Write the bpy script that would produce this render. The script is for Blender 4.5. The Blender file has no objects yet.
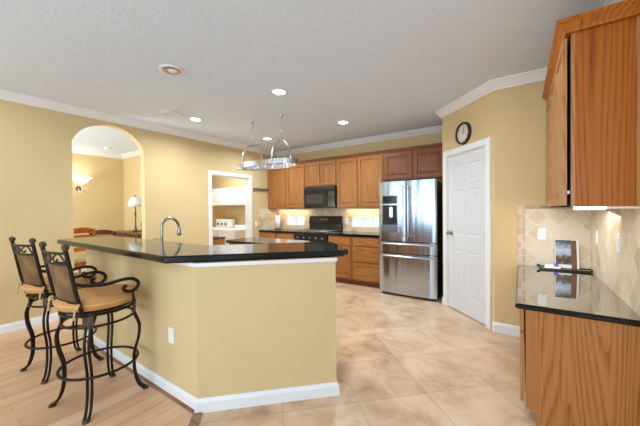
import bpy, bmesh, math, random
from mathutils import Vector, Matrix
PI = math.pi
rad = math.radians
random.seed(7)
S = bpy.context.scene
COL = S.collection

# ------------------------------------------------------------------ camera
H = 1.42
yaw, pitch, roll = rad(34.5), rad(-0.72), rad(-0.56)
Fv = Vector((-math.sin(yaw)*math.cos(pitch), math.cos(yaw)*math.cos(pitch), math.sin(pitch)))
R0 = Vector((math.cos(yaw), math.sin(yaw), 0)); U0 = R0.cross(Fv)
Rv = math.cos(roll)*R0 + math.sin(roll)*U0
Uv = -math.sin(roll)*R0 + math.cos(roll)*U0
cam = bpy.data.cameras.new('camera'); cam.sensor_width = 36; cam.lens = 36*293.1/640; cam.clip_start = .02
co = bpy.data.objects.new('camera', cam); COL.objects.link(co)
co.matrix_world = Matrix(((Rv.x, Uv.x, -Fv.x, 0), (Rv.y, Uv.y, -Fv.y, 0), (Rv.z, Uv.z, -Fv.z, H), (0, 0, 0, 1)))
S.camera = co

# ------------------------------------------------------------------ world, lights, exposure
S.view_settings.view_transform = 'Standard'; S.view_settings.look = 'None'
S.view_settings.gamma = 1; S.view_settings.use_curve_mapping = False
S.view_settings.exposure = -0.12
W = bpy.data.worlds.new('world'); S.world = W; W.use_nodes = True
W.node_tree.nodes['Background'].inputs[0].default_value = (.80, .88, 1, 1)
W.node_tree.nodes['Background'].inputs[1].default_value = 1.5

def area(name, loc, direction, sx, sy, power, color=(1, 1, 1), spread=180, parent=None):
    l = bpy.data.lights.new(name, 'AREA'); l.shape = 'RECTANGLE'; l.size = sx; l.size_y = sy
    l.energy = power; l.color = color; l.spread = rad(spread)
    o = bpy.data.objects.new(name, l); COL.objects.link(o)
    o.location = loc; o.rotation_euler = Vector(direction).to_track_quat('-Z', 'Y').to_euler()
    if parent: o.parent = parent
    return o
DAY = (.71, .895, 1.0)
# added area lights standing in for daylight at unseen windows behind the camera
for wx in (-3.9, -2.1, -.3, 1.5):
    area('window_daylight', (wx, -2.93, 1.45), (0, 1, .38), 1.25, 2.0, 35, DAY)
for wy in (-1.9, .4):
    area('window_daylight', (3.43, wy, 1.45), (-1, 0, .38), 1.3, 2.0, 9, DAY)
# added fill lights just under the ceiling, standing for no actual lamps
for p in ((-4.2, .4), (-1.2, 2.3), (-.4, 2.6), (-3.6, -1.2), (-.6, -1.3)):
    area('room_ceiling_lamp', (p[0], p[1], 2.82), (0, 0, -1), .3, .3, 8, (.88, .96, 1))
area('dining_ceiling_lamp', (-6.6, 1.2, 2.78), (0, 0, -1), .9, .9, 30, (.85, .95, 1))  # added fill that brightens the dining room, not a known lamp
area('dining_window_daylight', (-6.6, -1.15, 1.4), (0, 1, 1.6), 1.6, 1.6, 250, DAY)  # added uplight for the dining ceiling; no window stands here
area('laundry_ceiling_lamp', (-6.2, 4.35, 2.80), (0, 0, -1), .9, .5, 46, (.9, .97, 1))  # added fill that brightens the laundry from above

# ------------------------------------------------------------------ materials
def srgb(r, g, b):
    f = lambda c: (c/255/12.92) if c/255 <= .04045 else ((c/255+.055)/1.055)**2.4
    return (f(r), f(g), f(b), 1)
class NT:
    def __init__(s, name):
        s.m = bpy.data.materials.new(name); s.m.use_nodes = True
        s.t = s.m.node_tree; s.b = s.t.nodes['Principled BSDF']
    def n(s, typ, **kw):
        nd = s.t.nodes.new(typ)
        for k, v in kw.items():
            if k in nd.inputs: nd.inputs[k].default_value = v
            else: setattr(nd, k, v)
        return nd
    def l(s, a, ao, b, bi): s.t.links.new(a.outputs[ao], b.inputs[bi])
    def coords(s, scale=(1, 1, 1), rot=(0, 0, 0), loc=(0, 0, 0)):
        tc = s.n('ShaderNodeTexCoord'); mp = s.n('ShaderNodeMapping')
        mp.inputs['Scale'].default_value = scale; mp.inputs['Rotation'].default_value = rot; mp.inputs['Location'].default_value = loc
        s.l(tc, 'Object', mp, 'Vector'); return mp
    def ramp(s, src, out, stops):
        r = s.n('ShaderNodeValToRGB'); e = r.color_ramp.elements
        while len(e) > 1: e.remove(e[-1])
        e[0].position, e[0].color = stops[0]
        for p, c in stops[1:]:
            k = e.new(p); k.color = c
        s.l(src, out, r, 'Fac'); return r
    def bump(s, src, out, strength, dist=.01):
        b = s.n('ShaderNodeBump'); b.inputs['Strength'].default_value = strength; b.inputs['Distance'].default_value = dist
        s.l(src, out, b, 'Height'); s.l(b, 'Normal', s.b, 'Normal'); return b
M = {}
def flat(name, col, rough=.5, metal=0, noise=.04, nscale=8, bump=0, bscale=60, spec=None, coat=0):
    t = NT(name); t.b.inputs['Roughness'].default_value = rough; t.b.inputs['Metallic'].default_value = metal
    if spec is not None: t.b.inputs['Specular IOR Level'].default_value = spec
    if coat: t.b.inputs['Coat Weight'].default_value = coat; t.b.inputs['Coat Roughness'].default_value = .1
    mp = t.coords(); nz = t.n('ShaderNodeTexNoise', Scale=nscale, Detail=4.0); t.l(mp, 'Vector', nz, 'Vector')
    a = tuple(max(0, c*(1-noise)) for c in col[:3])+(1,); b = tuple(min(1, c*(1+noise)) for c in col[:3])+(1,)
    r = t.ramp(nz, 'Fac', [(.3, a), (.7, b)]); t.l(r, 'Color', t.b, 'Base Color')
    if bump:
        n2 = t.n('ShaderNodeTexNoise', Scale=bscale, Detail=3.0); t.l(mp, 'Vector', n2, 'Vector'); t.bump(n2, 'Fac', bump)
    M[name] = t.m; return t.m
def emis(name, col, strength):
    t = NT(name); t.b.inputs['Base Color'].default_value = col
    t.b.inputs['Emission Color'].default_value = col; t.b.inputs['Emission Strength'].default_value = strength
    M[name] = t.m; return t.m
flat('wall_paint', srgb(220, 195, 147), .75, noise=.012, nscale=2, bump=.12, bscale=90, spec=.25)
flat('far_wall_paint', srgb(226, 229, 234), .8)  # near-white on unseen walls, chosen to neutralise bounce and reflections
flat('white_trim', srgb(240, 241, 243), .4, noise=.01)
flat('door_white', srgb(224, 225, 229), .38, noise=.01)
flat('ceiling_paint', srgb(226, 238, 253), .9, noise=.01, nscale=5, bump=.45, bscale=28, spec=.1)
flat('black_gloss', srgb(16, 16, 18), .12)
flat('black_plastic', srgb(24, 24, 26), .4)
flat('dark_side', srgb(20, 20, 22), .5)
flat('chrome', srgb(214, 217, 222), .16, 1)
flat('nickel', srgb(170, 168, 165), .28, 1)
flat('white_enamel', srgb(240, 241, 242), .3)
flat('white_plastic', srgb(244, 244, 242), .4)
flat('iron', srgb(46, 39, 35), .38, .75, noise=.25, nscale=40)
flat('iron_cast', srgb(84, 68, 58), .45, .6, noise=.35, nscale=60, bump=.3)
flat('cushion', srgb(204, 150, 88), .85, noise=.07, nscale=30, bump=.2, bscale=200)
flat('fabric_tie', srgb(214, 176, 122), .9)
flat('lamp_shade', srgb(238, 240, 246), .8)
flat('bronze', srgb(112, 84, 58), .4, .6)
flat('dark_wood', srgb(78, 40, 22), .4, noise=.2, nscale=12)
flat('mid_wood', srgb(120, 78, 46), .4, noise=.2, nscale=12)
flat('glass_dark', srgb(60, 58, 56), .06)
flat('grey_metal', srgb(120, 122, 124), .4, .6)
flat('dark_gap', srgb(30, 18, 10), .8)
flat('paper', srgb(246, 246, 244), .9)
flat('tray_silver', srgb(190, 192, 196), .15, .9)
flat('purple', srgb(130, 90, 190), .5)
flat('clock_face', srgb(228, 218, 205), .6)
flat('clock_rim', srgb(52, 34, 26), .35)
flat('pattern_fabric', srgb(150, 118, 80), .9, noise=.5, nscale=18)
emis('light_disc', (1, .98, .95, 1), 14)
emis('sconce_glow', (1, .96, .90, 1), 2)
emis('strip_glow', (1, .99, .97, 1), 6)
emis('strip_warm', (1, .85, .6, 1), 1.5)

def wood(name, c1, c2, c3, rough=.32, axis='z', grain=1.0, bands=24):
    t = NT(name); t.b.inputs['Roughness'].default_value = rough; t.b.inputs['Specular IOR Level'].default_value = .3
    sc = {'z': (1, 1, .07), 'x': (.07, 1, 1), 'y': (1, .07, 1)}[axis]
    mp = t.coords(scale=sc, loc=(.37, .11, .23))
    n1 = t.n('ShaderNodeTexNoise', Scale=3.6*grain, Detail=1.5, Roughness=.45, Distortion=.15); t.l(mp, 'Vector', n1, 'Vector')
    mul = t.n('ShaderNodeMath', operation='MULTIPLY'); mul.inputs[1].default_value = bands; t.l(n1, 'Fac', mul, 0)
    fr = t.n('ShaderNodeMath', operation='FRACT'); t.l(mul, 0, fr, 0)
    sc2 = tuple(v*(1 if v == 1 else .25) for v in sc)
    mp2 = t.coords(scale=sc2)
    n2 = t.n('ShaderNodeTexNoise', Scale=130.0, Detail=2.0); t.l(mp2, 'Vector', n2, 'Vector')
    mx = t.n('ShaderNodeMath', operation='MULTIPLY_ADD'); mx.inputs[1].default_value = .55; t.l(fr, 0, mx, 0)
    m3 = t.n('ShaderNodeMath', operation='MULTIPLY'); m3.inputs[1].default_value = .6; t.l(n2, 'Fac', m3, 0); t.l(m3, 0, mx, 2)
    r = t.ramp(mx, 0, [(.24, c3), (.42, c2), (.62, c1), (.85, c2)]); t.l(r, 'Color', t.b, 'Base Color')
    M[name] = t.m
wood('oak', srgb(170, 116, 68), srgb(160, 104, 56), srgb(138, 86, 44))
wood('oak_flat', srgb(178, 122, 68), srgb(160, 102, 52), srgb(138, 86, 42), axis='x')
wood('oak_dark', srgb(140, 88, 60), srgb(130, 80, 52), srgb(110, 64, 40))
wood('oak_panel', srgb(180, 104, 26), srgb(168, 92, 20), srgb(126, 64, 14), rough=.45)
wood('oak_panel_low', srgb(186, 128, 74), srgb(172, 112, 60), srgb(140, 86, 42), rough=.4)
wood('oak_edge', srgb(194, 138, 86), srgb(184, 126, 74), srgb(156, 100, 56))
wood('chair_orange', srgb(196, 112, 50), srgb(176, 92, 36), srgb(140, 66, 24), axis='y')
wood('chair_dark', srgb(96, 48, 28), srgb(80, 38, 22), srgb(56, 26, 14), axis='y')
wood('floor_strip', srgb(160, 120, 92), srgb(140, 102, 76), srgb(110, 78, 56), axis='x')

def granite(name, stops, rough, ior):
    t = NT(name); t.b.inputs['Roughness'].default_value = rough; t.b.inputs['IOR'].default_value = ior
    mp = t.coords(); v = t.n('ShaderNodeTexVoronoi', Scale=150.0); t.l(mp, 'Vector', v, 'Vector')
    n = t.n('ShaderNodeTexNoise', Scale=60.0, Detail=4.0); t.l(mp, 'Vector', n, 'Vector')
    a = t.n('ShaderNodeMath', operation='MULTIPLY'); t.l(v, 'Distance', a, 0); t.l(n, 'Fac', a, 1)
    r = t.ramp(a, 0, stops); t.l(r, 'Color', t.b, 'Base Color'); M[name] = t.m
granite('granite', [(.0, srgb(96, 94, 88)), (.08, srgb(54, 55, 58)), (.2, srgb(32, 33, 36)), (1, srgb(26, 27, 30))], .07, 2.6)  # grey lift in the base puts reflected haze into the tops' colour
granite('granite_edge', [(.0, srgb(110, 108, 100)), (.07, srgb(40, 40, 40)), (.16, srgb(12, 12, 13)), (1, srgb(8, 8, 9))], .15, 1.4)  # near-black copy of the same stone, standing for the edges' dark reflection
def granite_reflect():  # base warmed and lightened to imitate wall tiles mirrored in the worktop
    t = NT('granite_brown'); t.b.inputs['Roughness'].default_value = .04; t.b.inputs['IOR'].default_value = 3.2; t.b.inputs['Coat Weight'].default_value = 1; t.b.inputs['Coat IOR'].default_value = 2.2; t.b.inputs['Coat Roughness'].default_value = .03
    mp = t.coords(); v = t.n('ShaderNodeTexVoronoi', Scale=120.0); t.l(mp, 'Vector', v, 'Vector')
    n = t.n('ShaderNodeTexNoise', Scale=40.0, Detail=5.0); t.l(mp, 'Vector', n, 'Vector')
    a = t.n('ShaderNodeMath', operation='MULTIPLY'); t.l(v, 'Distance', a, 0); t.l(n, 'Fac', a, 1)
    r = t.ramp(a, 0, [(.0, srgb(150, 132, 104)), (.12, srgb(82, 70, 54)), (.3, srgb(58, 50, 40)), (1, srgb(40, 35, 30))])
    t.l(r, 'Color', t.b, 'Base Color'); M['granite_brown'] = t.m
granite_reflect()

def steel():
    t = NT('steel'); t.b.inputs['Metallic'].default_value = 1; t.b.inputs['Roughness'].default_value = .2
    mp = t.coords(scale=(3, 3, 260)); n = t.n('ShaderNodeTexNoise', Scale=1.0, Detail=3.0); t.l(mp, 'Vector', n, 'Vector')
    r = t.ramp(n, 'Fac', [(.3, srgb(176, 194, 214)), (.7, srgb(206, 222, 240))]); t.l(r, 'Color', t.b, 'Base Color')
    mp2 = t.coords(scale=(9, 9, .5)); n2 = t.n('ShaderNodeTexNoise', Scale=1.0, Detail=1.0); t.l(mp2, 'Vector', n2, 'Vector')
    t.bump(n2, 'Fac', .55, .02); M['steel'] = t.m
steel()

def tiles(name, plane, size, angle, cols, mortar_col, mortar=.012, rough=.4, loc=(0, 0, 0), mott=.5, bump=.3, tint=None, size_y=None, nscale=4.0):
    """square tiles; plane 'xy','xz','yz' = which object coordinates lie in the surface"""
    t = NT(name); t.b.inputs['Roughness'].default_value = rough
    tc = t.n('ShaderNodeTexCoord'); sp = t.n('ShaderNodeSeparateXYZ'); cb = t.n('ShaderNodeCombineXYZ')
    t.l(tc, 'Object', sp, 0)
    for i, ax in enumerate(plane): t.l(sp, 'XYZ'.index(ax.upper()), cb, i)
    mp = t.n('ShaderNodeMapping', vector_type='POINT'); mp.inputs['Rotation'].default_value = (0, 0, angle); mp.inputs['Location'].default_value = loc
    t.l(cb, 0, mp, 'Vector')
    br = t.n('ShaderNodeTexBrick', offset=0.0, squash=1.0)
    br.inputs['Scale'].default_value = 1; br.inputs['Brick Width'].default_value = size; br.inputs['Row Height'].default_value = size_y or size
    br.inputs['Mortar Size'].default_value = mortar*size/2; br.inputs['Mortar Smooth'].default_value = .3
    br.inputs['Color1'].default_value = (0, 0, 0, 1); br.inputs['Color2'].default_value = (1, 1, 1, 1); br.inputs['Mortar'].default_value = (.5, .5, .5, 1)
    br.inputs['Bias'].default_value = 0
    t.l(mp, 'Vector', br, 'Vector')
    nz = t.n('ShaderNodeTexNoise', Scale=nscale, Detail=6.0, Roughness=.62, Distortion=.35); t.l(tc, 'Object', nz, 'Vector')
    mix = t.n('ShaderNodeMix', data_type='RGBA'); mix.inputs[0].default_value = mott
    t.l(br, 'Color', mix, 6); t.l(nz, 'Color', mix, 7)
    bw = t.n('ShaderNodeRGBToBW'); t.l(mix, 2, bw, 0)
    r = t.ramp(bw, 0, cols)
    m2 = t.n('ShaderNodeMix', data_type='RGBA'); t.l(br, 'Fac', m2, 0); t.l(r, 'Color', m2, 6); m2.inputs[7].default_value = mortar_col
    t.l(m2, 2, t.b, 'Base Color')
    inv = t.n('ShaderNodeMath', operation='SUBTRACT'); inv.inputs[0].default_value = 1; t.l(br, 'Fac', inv, 1)
    t.bump(inv, 0, bump, .004)
    M[name] = t.m
c45 = math.sqrt(.5)
# floor tiles: lines at s=(x+y)/sqrt2 = .65+.55k and t=(y-x)/sqrt2 = 2.6+.55k
tiles('floor_tile', 'xy', .55, -PI/4, [(.30, srgb(164, 124, 90)), (.41, srgb(200, 164, 130)), (.53, srgb(222, 190, 158)), (.7, srgb(232, 206, 178))],
      srgb(176, 152, 130), mortar=.010, rough=.33, loc=(-.10, -.40, 0), mott=.88, bump=.15, nscale=3.6)
SPL = [(.2, srgb(204, 178, 142)), (.38, srgb(220, 198, 166)), (.6, srgb(228, 210, 182)), (.8, srgb(232, 216, 192))]
tiles('splash_xz', 'xz', .125, PI/4, SPL, srgb(236, 226, 208), mortar=.05, rough=.45, loc=(.02, .03, 0), mott=.42)
tiles('splash_yz', 'yz', .125, PI/4, SPL, srgb(236, 226, 208), mortar=.05, rough=.45, loc=(.0, .05, 0), mott=.42)
tiles('splash_edge', 'xz', .075, 0, [(.2, srgb(206, 172, 142)), (.8, srgb(228, 204, 178))], srgb(232, 220, 202), mortar=.06, rough=.5, mott=.4)
tiles('splash_cap', 'xz', .15, 0, [(.2, srgb(176, 134, 104)), (.8, srgb(204, 168, 138))], srgb(212, 190, 168), mortar=.05, rough=.5, mott=.4, size_y=.04)

def planks():
    t = NT('floor_planks'); t.b.inputs['Roughness'].default_value = .38
    mp = t.coords(rot=(0, 0, PI/2))
    br = t.n('ShaderNodeTexBrick', offset=.37, squash=1.0); br.inputs['Scale'].default_value = 1
    br.inputs['Brick Width'].default_value = 1.25; br.inputs['Row Height'].default_value = .13; br.inputs['Mortar Size'].default_value = .0015
    br.inputs['Color1'].default_value = (0, 0, 0, 1); br.inputs['Color2'].default_value = (1, 1, 1, 1)
    t.l(mp, 'Vector', br, 'Vector')
    mp2 = t.coords(scale=(1, .12, 1)); n = t.n('ShaderNodeTexNoise', Scale=14.0, Detail=5.0, Distortion=.6); t.l(mp2, 'Vector', n, 'Vector')
    mix = t.n('ShaderNodeMix', data_type='RGBA'); mix.inputs[0].default_value = .82; t.l(br, 'Color', mix, 6); t.l(n, 'Color', mix, 7)
    bw = t.n('ShaderNodeRGBToBW'); t.l(mix, 2, bw, 0)
    r = t.ramp(bw, 0, [(.3, srgb(206, 162, 126)), (.5, srgb(226, 182, 146)), (.7, srgb(236, 198, 166))])
    m2 = t.n('ShaderNodeMix', data_type='RGBA'); t.l(br, 'Fac', m2, 0); t.l(r, 'Color', m2, 6); m2.inputs[7].default_value = srgb(170, 132, 104)
    t.l(m2, 2, t.b, 'Base Color'); M['floor_planks'] = t.m
planks()

def frosted():
    t = NT('block_glass'); t.b.inputs['Roughness'].default_value = .15
    mp = t.coords(); n = t.n('ShaderNodeTexVoronoi', Scale=26.0); t.l(mp, 'Vector', n, 'Vector')
    r = t.ramp(n, 'Distance', [(0, srgb(236, 244, 255)), (.7, srgb(170, 200, 232))]); t.l(r, 'Color', t.b, 'Base Color')
    t.l(r, 'Color', t.b, 'Emission Color'); t.b.inputs['Emission Strength'].default_value = .8
    M['block_glass'] = t.m
frosted()

def woven():
    t = NT('woven_metal'); t.b.inputs['Roughness'].default_value = .45; t.b.inputs['Metallic'].default_value = .4
    mp = t.coords(); w = t.n('ShaderNodeTexWave', wave_type='BANDS', bands_direction='Z', Scale=34.0, Distortion=1.0); t.l(mp, 'Vector', w, 'Vector')
    n = t.n('ShaderNodeTexNoise', Scale=7.0, Detail=3.0); t.l(mp, 'Vector', n, 'Vector')
    r = t.ramp(n, 'Fac', [(.3, srgb(84, 62, 42)), (.55, srgb(116, 88, 58)), (.75, srgb(150, 118, 74))])
    t.l(r, 'Color', t.b, 'Base Color'); t.bump(w, 'Fac', .4, .004); M['woven_metal'] = t.m
woven()

def photo_print():
    # a printed picture: sky above, a dark house and trees below
    t = NT('photo_print'); t.b.inputs['Roughness'].default_value = .25
    tc = t.n('ShaderNodeTexCoord'); sp = t.n('ShaderNodeSeparateXYZ'); t.l(tc, 'Object', sp, 0)
    n = t.n('ShaderNodeTexNoise', Scale=26.0, Detail=5.0); t.l(tc, 'Object', n, 'Vector')
    a = t.n('ShaderNodeMath', operation='MULTIPLY_ADD'); a.inputs[1].default_value = .14; t.l(n, 'Fac', a, 0); t.l(sp, 'Z', a, 2)
    r = t.ramp(a, 0, [(.06, srgb(172, 160, 140)), (.095, srgb(150, 140, 120)), (.115, srgb(72, 64, 54)), (.18, srgb(88, 74, 60)), (.20, srgb(160, 174, 196)), (.25, srgb(196, 206, 220)), (.29, srgb(140, 152, 172)), (.33, srgb(74, 76, 78))])
    t.l(r, 'Color', t.b, 'Base Color'); M['photo_print'] = t.m
photo_print()

# ------------------------------------------------------------------ geometry helpers
class MB:
    def __init__(s): s.v = []; s.f = []; s.sm = []
    def add(s, vs, fs, smooth=False):
        o = len(s.v); s.v += [tuple(v) for v in vs]
        for f in fs: s.f.append(tuple(o+i for i in f)); s.sm.append(smooth)
        return s
    def box(s, x0, x1, y0, y1, z0, z1, bev=0):
        if bev <= 0:
            return s.add([(x, y, z) for z in (z0, z1) for y in (y0, y1) for x in (x0, x1)],
                         [(0, 2, 3, 1), (4, 5, 7, 6), (0, 1, 5, 4), (2, 6, 7, 3), (0, 4, 6, 2), (1, 3, 7, 5)])
        bm = bmesh.new(); bmesh.ops.create_cube(bm, size=1)
        for v in bm.verts: v.co = Vector(((x0+x1)/2+v.co.x*(x1-x0), (y0+y1)/2+v.co.y*(y1-y0), (z0+z1)/2+v.co.z*(z1-z0)))
        bmesh.ops.bevel(bm, geom=bm.edges[:], offset=bev, segments=2, profile=.6, affect='EDGES')
        bm.verts.index_update()
        s.add([v.co.copy() for v in bm.verts], [[v.index for v in f.verts] for f in bm.faces]); bm.free(); return s
    def prism(s, poly, z0, z1, bev=0):
        n = len(poly)
        if bev:
            rings = [(0, z0+bev), (0, z1-bev)]
            ins = inset(poly, bev)
            vs = [(x, y, z0) for x, y in ins]+[(x, y, z0+bev) for x, y in poly]+[(x, y, z1-bev) for x, y in poly]+[(x, y, z1) for x, y in ins]
            k = 4
        else:
            vs = [(x, y, z0) for x, y in poly]+[(x, y, z1) for x, y in poly]; k = 2
        fs = [tuple(range(n))[::-1], tuple(range((k-1)*n, k*n))]
        for r in range(k-1):
            for i in range(n):
                j = (i+1) % n; fs.append((r*n+i, r*n+j, (r+1)*n+j, (r+1)*n+i))
        return s.add(vs, fs)
    def tube(s, pts, r, seg=8, closed=False, smooth=3, rz=None):
        pts = [Vector(p) for p in pts]
        if smooth and len(pts) > 2: pts = catmull(pts, smooth, closed)
        n = len(pts); rr = r if callable(r) else (lambda t: r)
        tang = []
        for i in range(n):
            if closed: d = pts[(i+1) % n]-pts[i-1]
            else: d = pts[min(i+1, n-1)]-pts[max(i-1, 0)]
            tang.append(d.normalized())
        up = Vector((0, 0, 1)) if abs(tang[0].z) < .9 else Vector((1, 0, 0))
        nrm = (up-tang[0]*up.dot(tang[0])).normalized()
        vs = []
        for i in range(n):
            nrm = (nrm-tang[i]*nrm.dot(tang[i])).normalized(); b = tang[i].cross(nrm)
            q = rr(i/max(1, n-1))
            for k in range(seg):
                a = 2*PI*k/seg; vs.append(pts[i]+nrm*math.cos(a)*q+b*math.sin(a)*q)
        fs = []
        for i in range(n if closed else n-1):
            j = (i+1) % n
            for k in range(seg):
                l = (k+1) % seg; fs.append((i*seg+k, i*seg+l, j*seg+l, j*seg+k))
        if not closed: fs += [tuple(range(seg))[::-1], tuple(range((n-1)*seg, n*seg))]
        return s.add(vs, fs, True)
    def lathe(s, prof, c=(0, 0, 0), seg=24, axis='z', smooth=True, sx=1, sy=1):
        """prof: (radius, height)"""
        vs = []
        for r, h in prof:
            for k in range(seg):
                a = 2*PI*k/seg; x, y = r*math.cos(a)*sx, r*math.sin(a)*sy
                p = {'z': (x, y, h), 'y': (x, h, y), 'x': (h, x, y)}[axis]
                vs.append((c[0]+p[0], c[1]+p[1], c[2]+p[2]))
        n = len(prof); fs = []
        for i in range(n-1):
            for k in range(seg):
                l = (k+1) % seg; fs.append((i*seg+k, i*seg+l, (i+1)*seg+l, (i+1)*seg+k))
        if prof[0][0] > 1e-5: fs.append(tuple(range(seg))[::-1])
        if prof[-1][0] > 1e-5: fs.append(tuple(range((n-1)*seg, n*seg)))
        return s.add(vs, fs, smooth)
    def panel(s, x0, x1, z0, z1, y, prof):
        """nested rectangles; front faces -y. prof: (inset, depth behind y (positive = into))"""
        vs = []
        for i, d in prof: vs += [(x0+i, y+d, z0+i), (x1-i, y+d, z0+i), (x1-i, y+d, z1-i), (x0+i, y+d, z1-i)]
        fs = []
        n = len(prof)
        for k in range(n-1):
            for i in range(4):
                j = (i+1) % 4; fs.append((k*4+i, k*4+j, (k+1)*4+j, (k+1)*4+i))
        fs.append(tuple((n-1)*4+i for i in range(4)))
        return s.add(vs, fs)
    def sweep(s, prof, path, closed=False):
        """path in plan, interior on the right-hand side; prof (distance from wall, z)"""
        n = len(path); P = [Vector((p[0], p[1])) for p in path]; mit = []
        for i in range(n):
            def nr(a, b):
                d = (b-a).normalized(); return Vector((d.y, -d.x))
            if closed or 0 < i < n-1:
                a = nr(P[i-1], P[i]); b = nr(P[i], P[(i+1) % n]); m = (a+b); m = m/ max(.2, m.dot(a))
            elif i == 0: m = nr(P[0], P[1])
            else: m = nr(P[-2], P[-1])
            mit.append(m)
        k = len(prof); vs = []
        for i in range(n):
            for d, z in prof: q = P[i]+mit[i]*d; vs.append((q.x, q.y, z))
        fs = []
        for i in range(n if closed else n-1):
            j = (i+1) % n
            for a in range(k):
                b = (a+1) % k; fs.append((i*k+a, i*k+b, j*k+b, j*k+a))
        if not closed: fs += [tuple(range(k))[::-1], tuple(range((n-1)*k, n*k))]
        return s.add(vs, fs)
    def build(s, name, mat, parent=None, props=None, world=None):
        me = bpy.data.meshes.new(name); me.from_pydata(s.v, [], s.f); me.update()
        bm = bmesh.new(); bm.from_mesh(me); bmesh.ops.recalc_face_normals(bm, faces=bm.faces); bm.to_mesh(me); bm.free()
        if any(s.sm): me.polygons.foreach_set('use_smooth', s.sm)
        me.materials.append(M[mat] if isinstance(mat, str) else mat)
        o = bpy.data.objects.new(name, me); COL.objects.link(o)
        if parent is not None: o.parent = parent
        if props:
            for k, v in props.items(): o[k] = v
        return o
def inset(poly, d):
    n = len(poly); P = [Vector(p) for p in poly]
    A = sum(P[i].x*P[(i+1) % n].y-P[(i+1) % n].x*P[i].y for i in range(n))
    sg = 1 if A > 0 else -1; out = []
    for i in range(n):
        a = (P[i]-P[i-1]).normalized(); b = (P[(i+1) % n]-P[i]).normalized()
        na = Vector((-a.y, a.x))*sg; nb = Vector((-b.y, b.x))*sg; m = na+nb; m = m/m.dot(na)
        q = P[i]+m*d; out.append((q.x, q.y))
    return out
def catmull(p, k, closed):
    n = len(p); out = []
    for i in range(n if closed else n-1):
        if closed: a, b, c, d = p[i-1], p[i], p[(i+1) % n], p[(i+2) % n]
        else: a, b, c, d = p[max(i-1, 0)], p[i], p[i+1], p[min(i+2, n-1)]
        for j in range(k):
            t = j/k; out.append(.5*((2*b)+(c-a)*t+(2*a-5*b+4*c-d)*t*t+(3*b-a-3*c+d)*t**3))
    if not closed: out.append(p[-1])
    return out
def thing(name, label, cat, loc=(0, 0, 0), rz=0, group=None):
    o = bpy.data.objects.new(name, None); COL.objects.link(o); o.empty_display_size = .1
    o.location = loc; o.rotation_euler = (0, 0, rz); o['label'] = label; o['category'] = cat
    if group: o['group'] = group
    return o
def single(mb, name, mat, label, cat, group=None, loc=(0, 0, 0), rz=0):
    o = mb.build(name, mat); o.location = loc; o.rotation_euler = (0, 0, rz)
    o['label'] = label; o['category'] = cat
    if group: o['group'] = group
    return o
def struct(mb, name, mat, parent=None):
    return mb.build(name, mat, parent, {'kind': 'structure'} if parent is None else None)

# ------------------------------------------------------------------ the room shell
XL, YB, YW, XR = -5.03, 5.43, 3.872, .57
ZC = 2.84
PA = (-.25, YW); PBp = (-.96, 4.60)
T = .12
FY = -3.0; RX = 3.5; RY = 1.9
DX, DY = -8.35, 3.33
# floors
bound0 = (-1.88, 1.195)
struct(MB().prism([(XL-T/2, FY), (bound0[0]+(1.195-FY), FY), (bound0[0], 1.195), (-4.45, 1.195), (-4.45, YB), (XL-T/2, YB)], -.06, 0), 'floor', 'floor_planks')
struct(MB().prism([(bound0[0]+(1.195-FY), FY), (RX, FY), (RX, RY), (XR+T, RY), (XR+T, YB), (-4.45, YB), (-4.45, 1.195), bound0], -.06, 0), 'floor_tiles', 'floor_tile')
struct(MB().box(DX, XL-T/2, -1.2, YB, -.06, 0), 'floor_side_rooms', 'floor_planks')
struct(MB().box(DX-.1, RX+.1, FY-.1, YB+.1, ZC, ZC+.08), 'ceiling', 'ceiling_paint')
# left wall with the arch and the laundry doorway
def yz_prism(mb, poly, x0, x1):
    n = len(poly); vs = [(x0, y, z) for y, z in poly]+[(x1, y, z) for y, z in poly]
    fs = [tuple(range(n)), tuple(range(n, 2*n))[::-1]]+[(i, (i+1) % n, n+(i+1) % n, n+i) for i in range(n)]
    return mb.add(vs, fs)
AY0, AY1, AZ, ARISE = 1.386, 2.31, 2.385, .315
LY0, LY1, LZ = 3.55, 4.52, 2.13
w = MB()
yz_prism(w, [(FY, 0), (AY0, 0), (AY0, ZC), (FY, ZC)], XL-T, XL)
arc = []
half = (AY1-AY0)/2; Rr = (half*half+ARISE*ARISE)/(2*ARISE); a0 = math.asin(half/Rr); cy, cz = (AY0+AY1)/2, AZ+ARISE-Rr
NA = 28
for i in range(NA+1):
    a = -a0+2*a0*i/NA; arc.append((cy+Rr*math.sin(a), cz+Rr*math.cos(a)))
for i in range(NA):
    (y0, z0), (y1, z1) = arc[i], arc[i+1]
    yz_prism(w, [(y0, z0), (y1, z1), (y1, ZC), (y0, ZC)], XL-T, XL)
yz_prism(w, [(AY1, 0), (LY0, 0), (LY0, ZC), (AY1, ZC)], XL-T, XL)
yz_prism(w, [(LY0, LZ), (LY1, LZ), (LY1, ZC), (LY0, ZC)], XL-T, XL)
yz_prism(w, [(LY1, 0), (YB, 0), (YB, ZC), (LY1, ZC)], XL-T, XL)
WL = struct(w, 'wall_left', 'wall_paint')
# back wall, with two slots for the glass-block windows
wb = MB(); GW = [(-4.71, -4.16), (-2.92, -2.25)]; gz0, gz1 = 1.045, 1.26
xs = [DX-.1, GW[0][0], GW[0][1], GW[1][0], GW[1][1], XR+T]
for i in range(5):
    if i % 2 == 0: wb.box(xs[i], xs[i+1], YB, YB+T, 0, ZC)
    else: wb.box(xs[i], xs[i+1], YB, YB+T, 0, gz0); wb.box(xs[i], xs[i+1], YB, YB+T, gz1, ZC)
WBK = struct(wb, 'wall_back', 'wall_paint')
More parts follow.
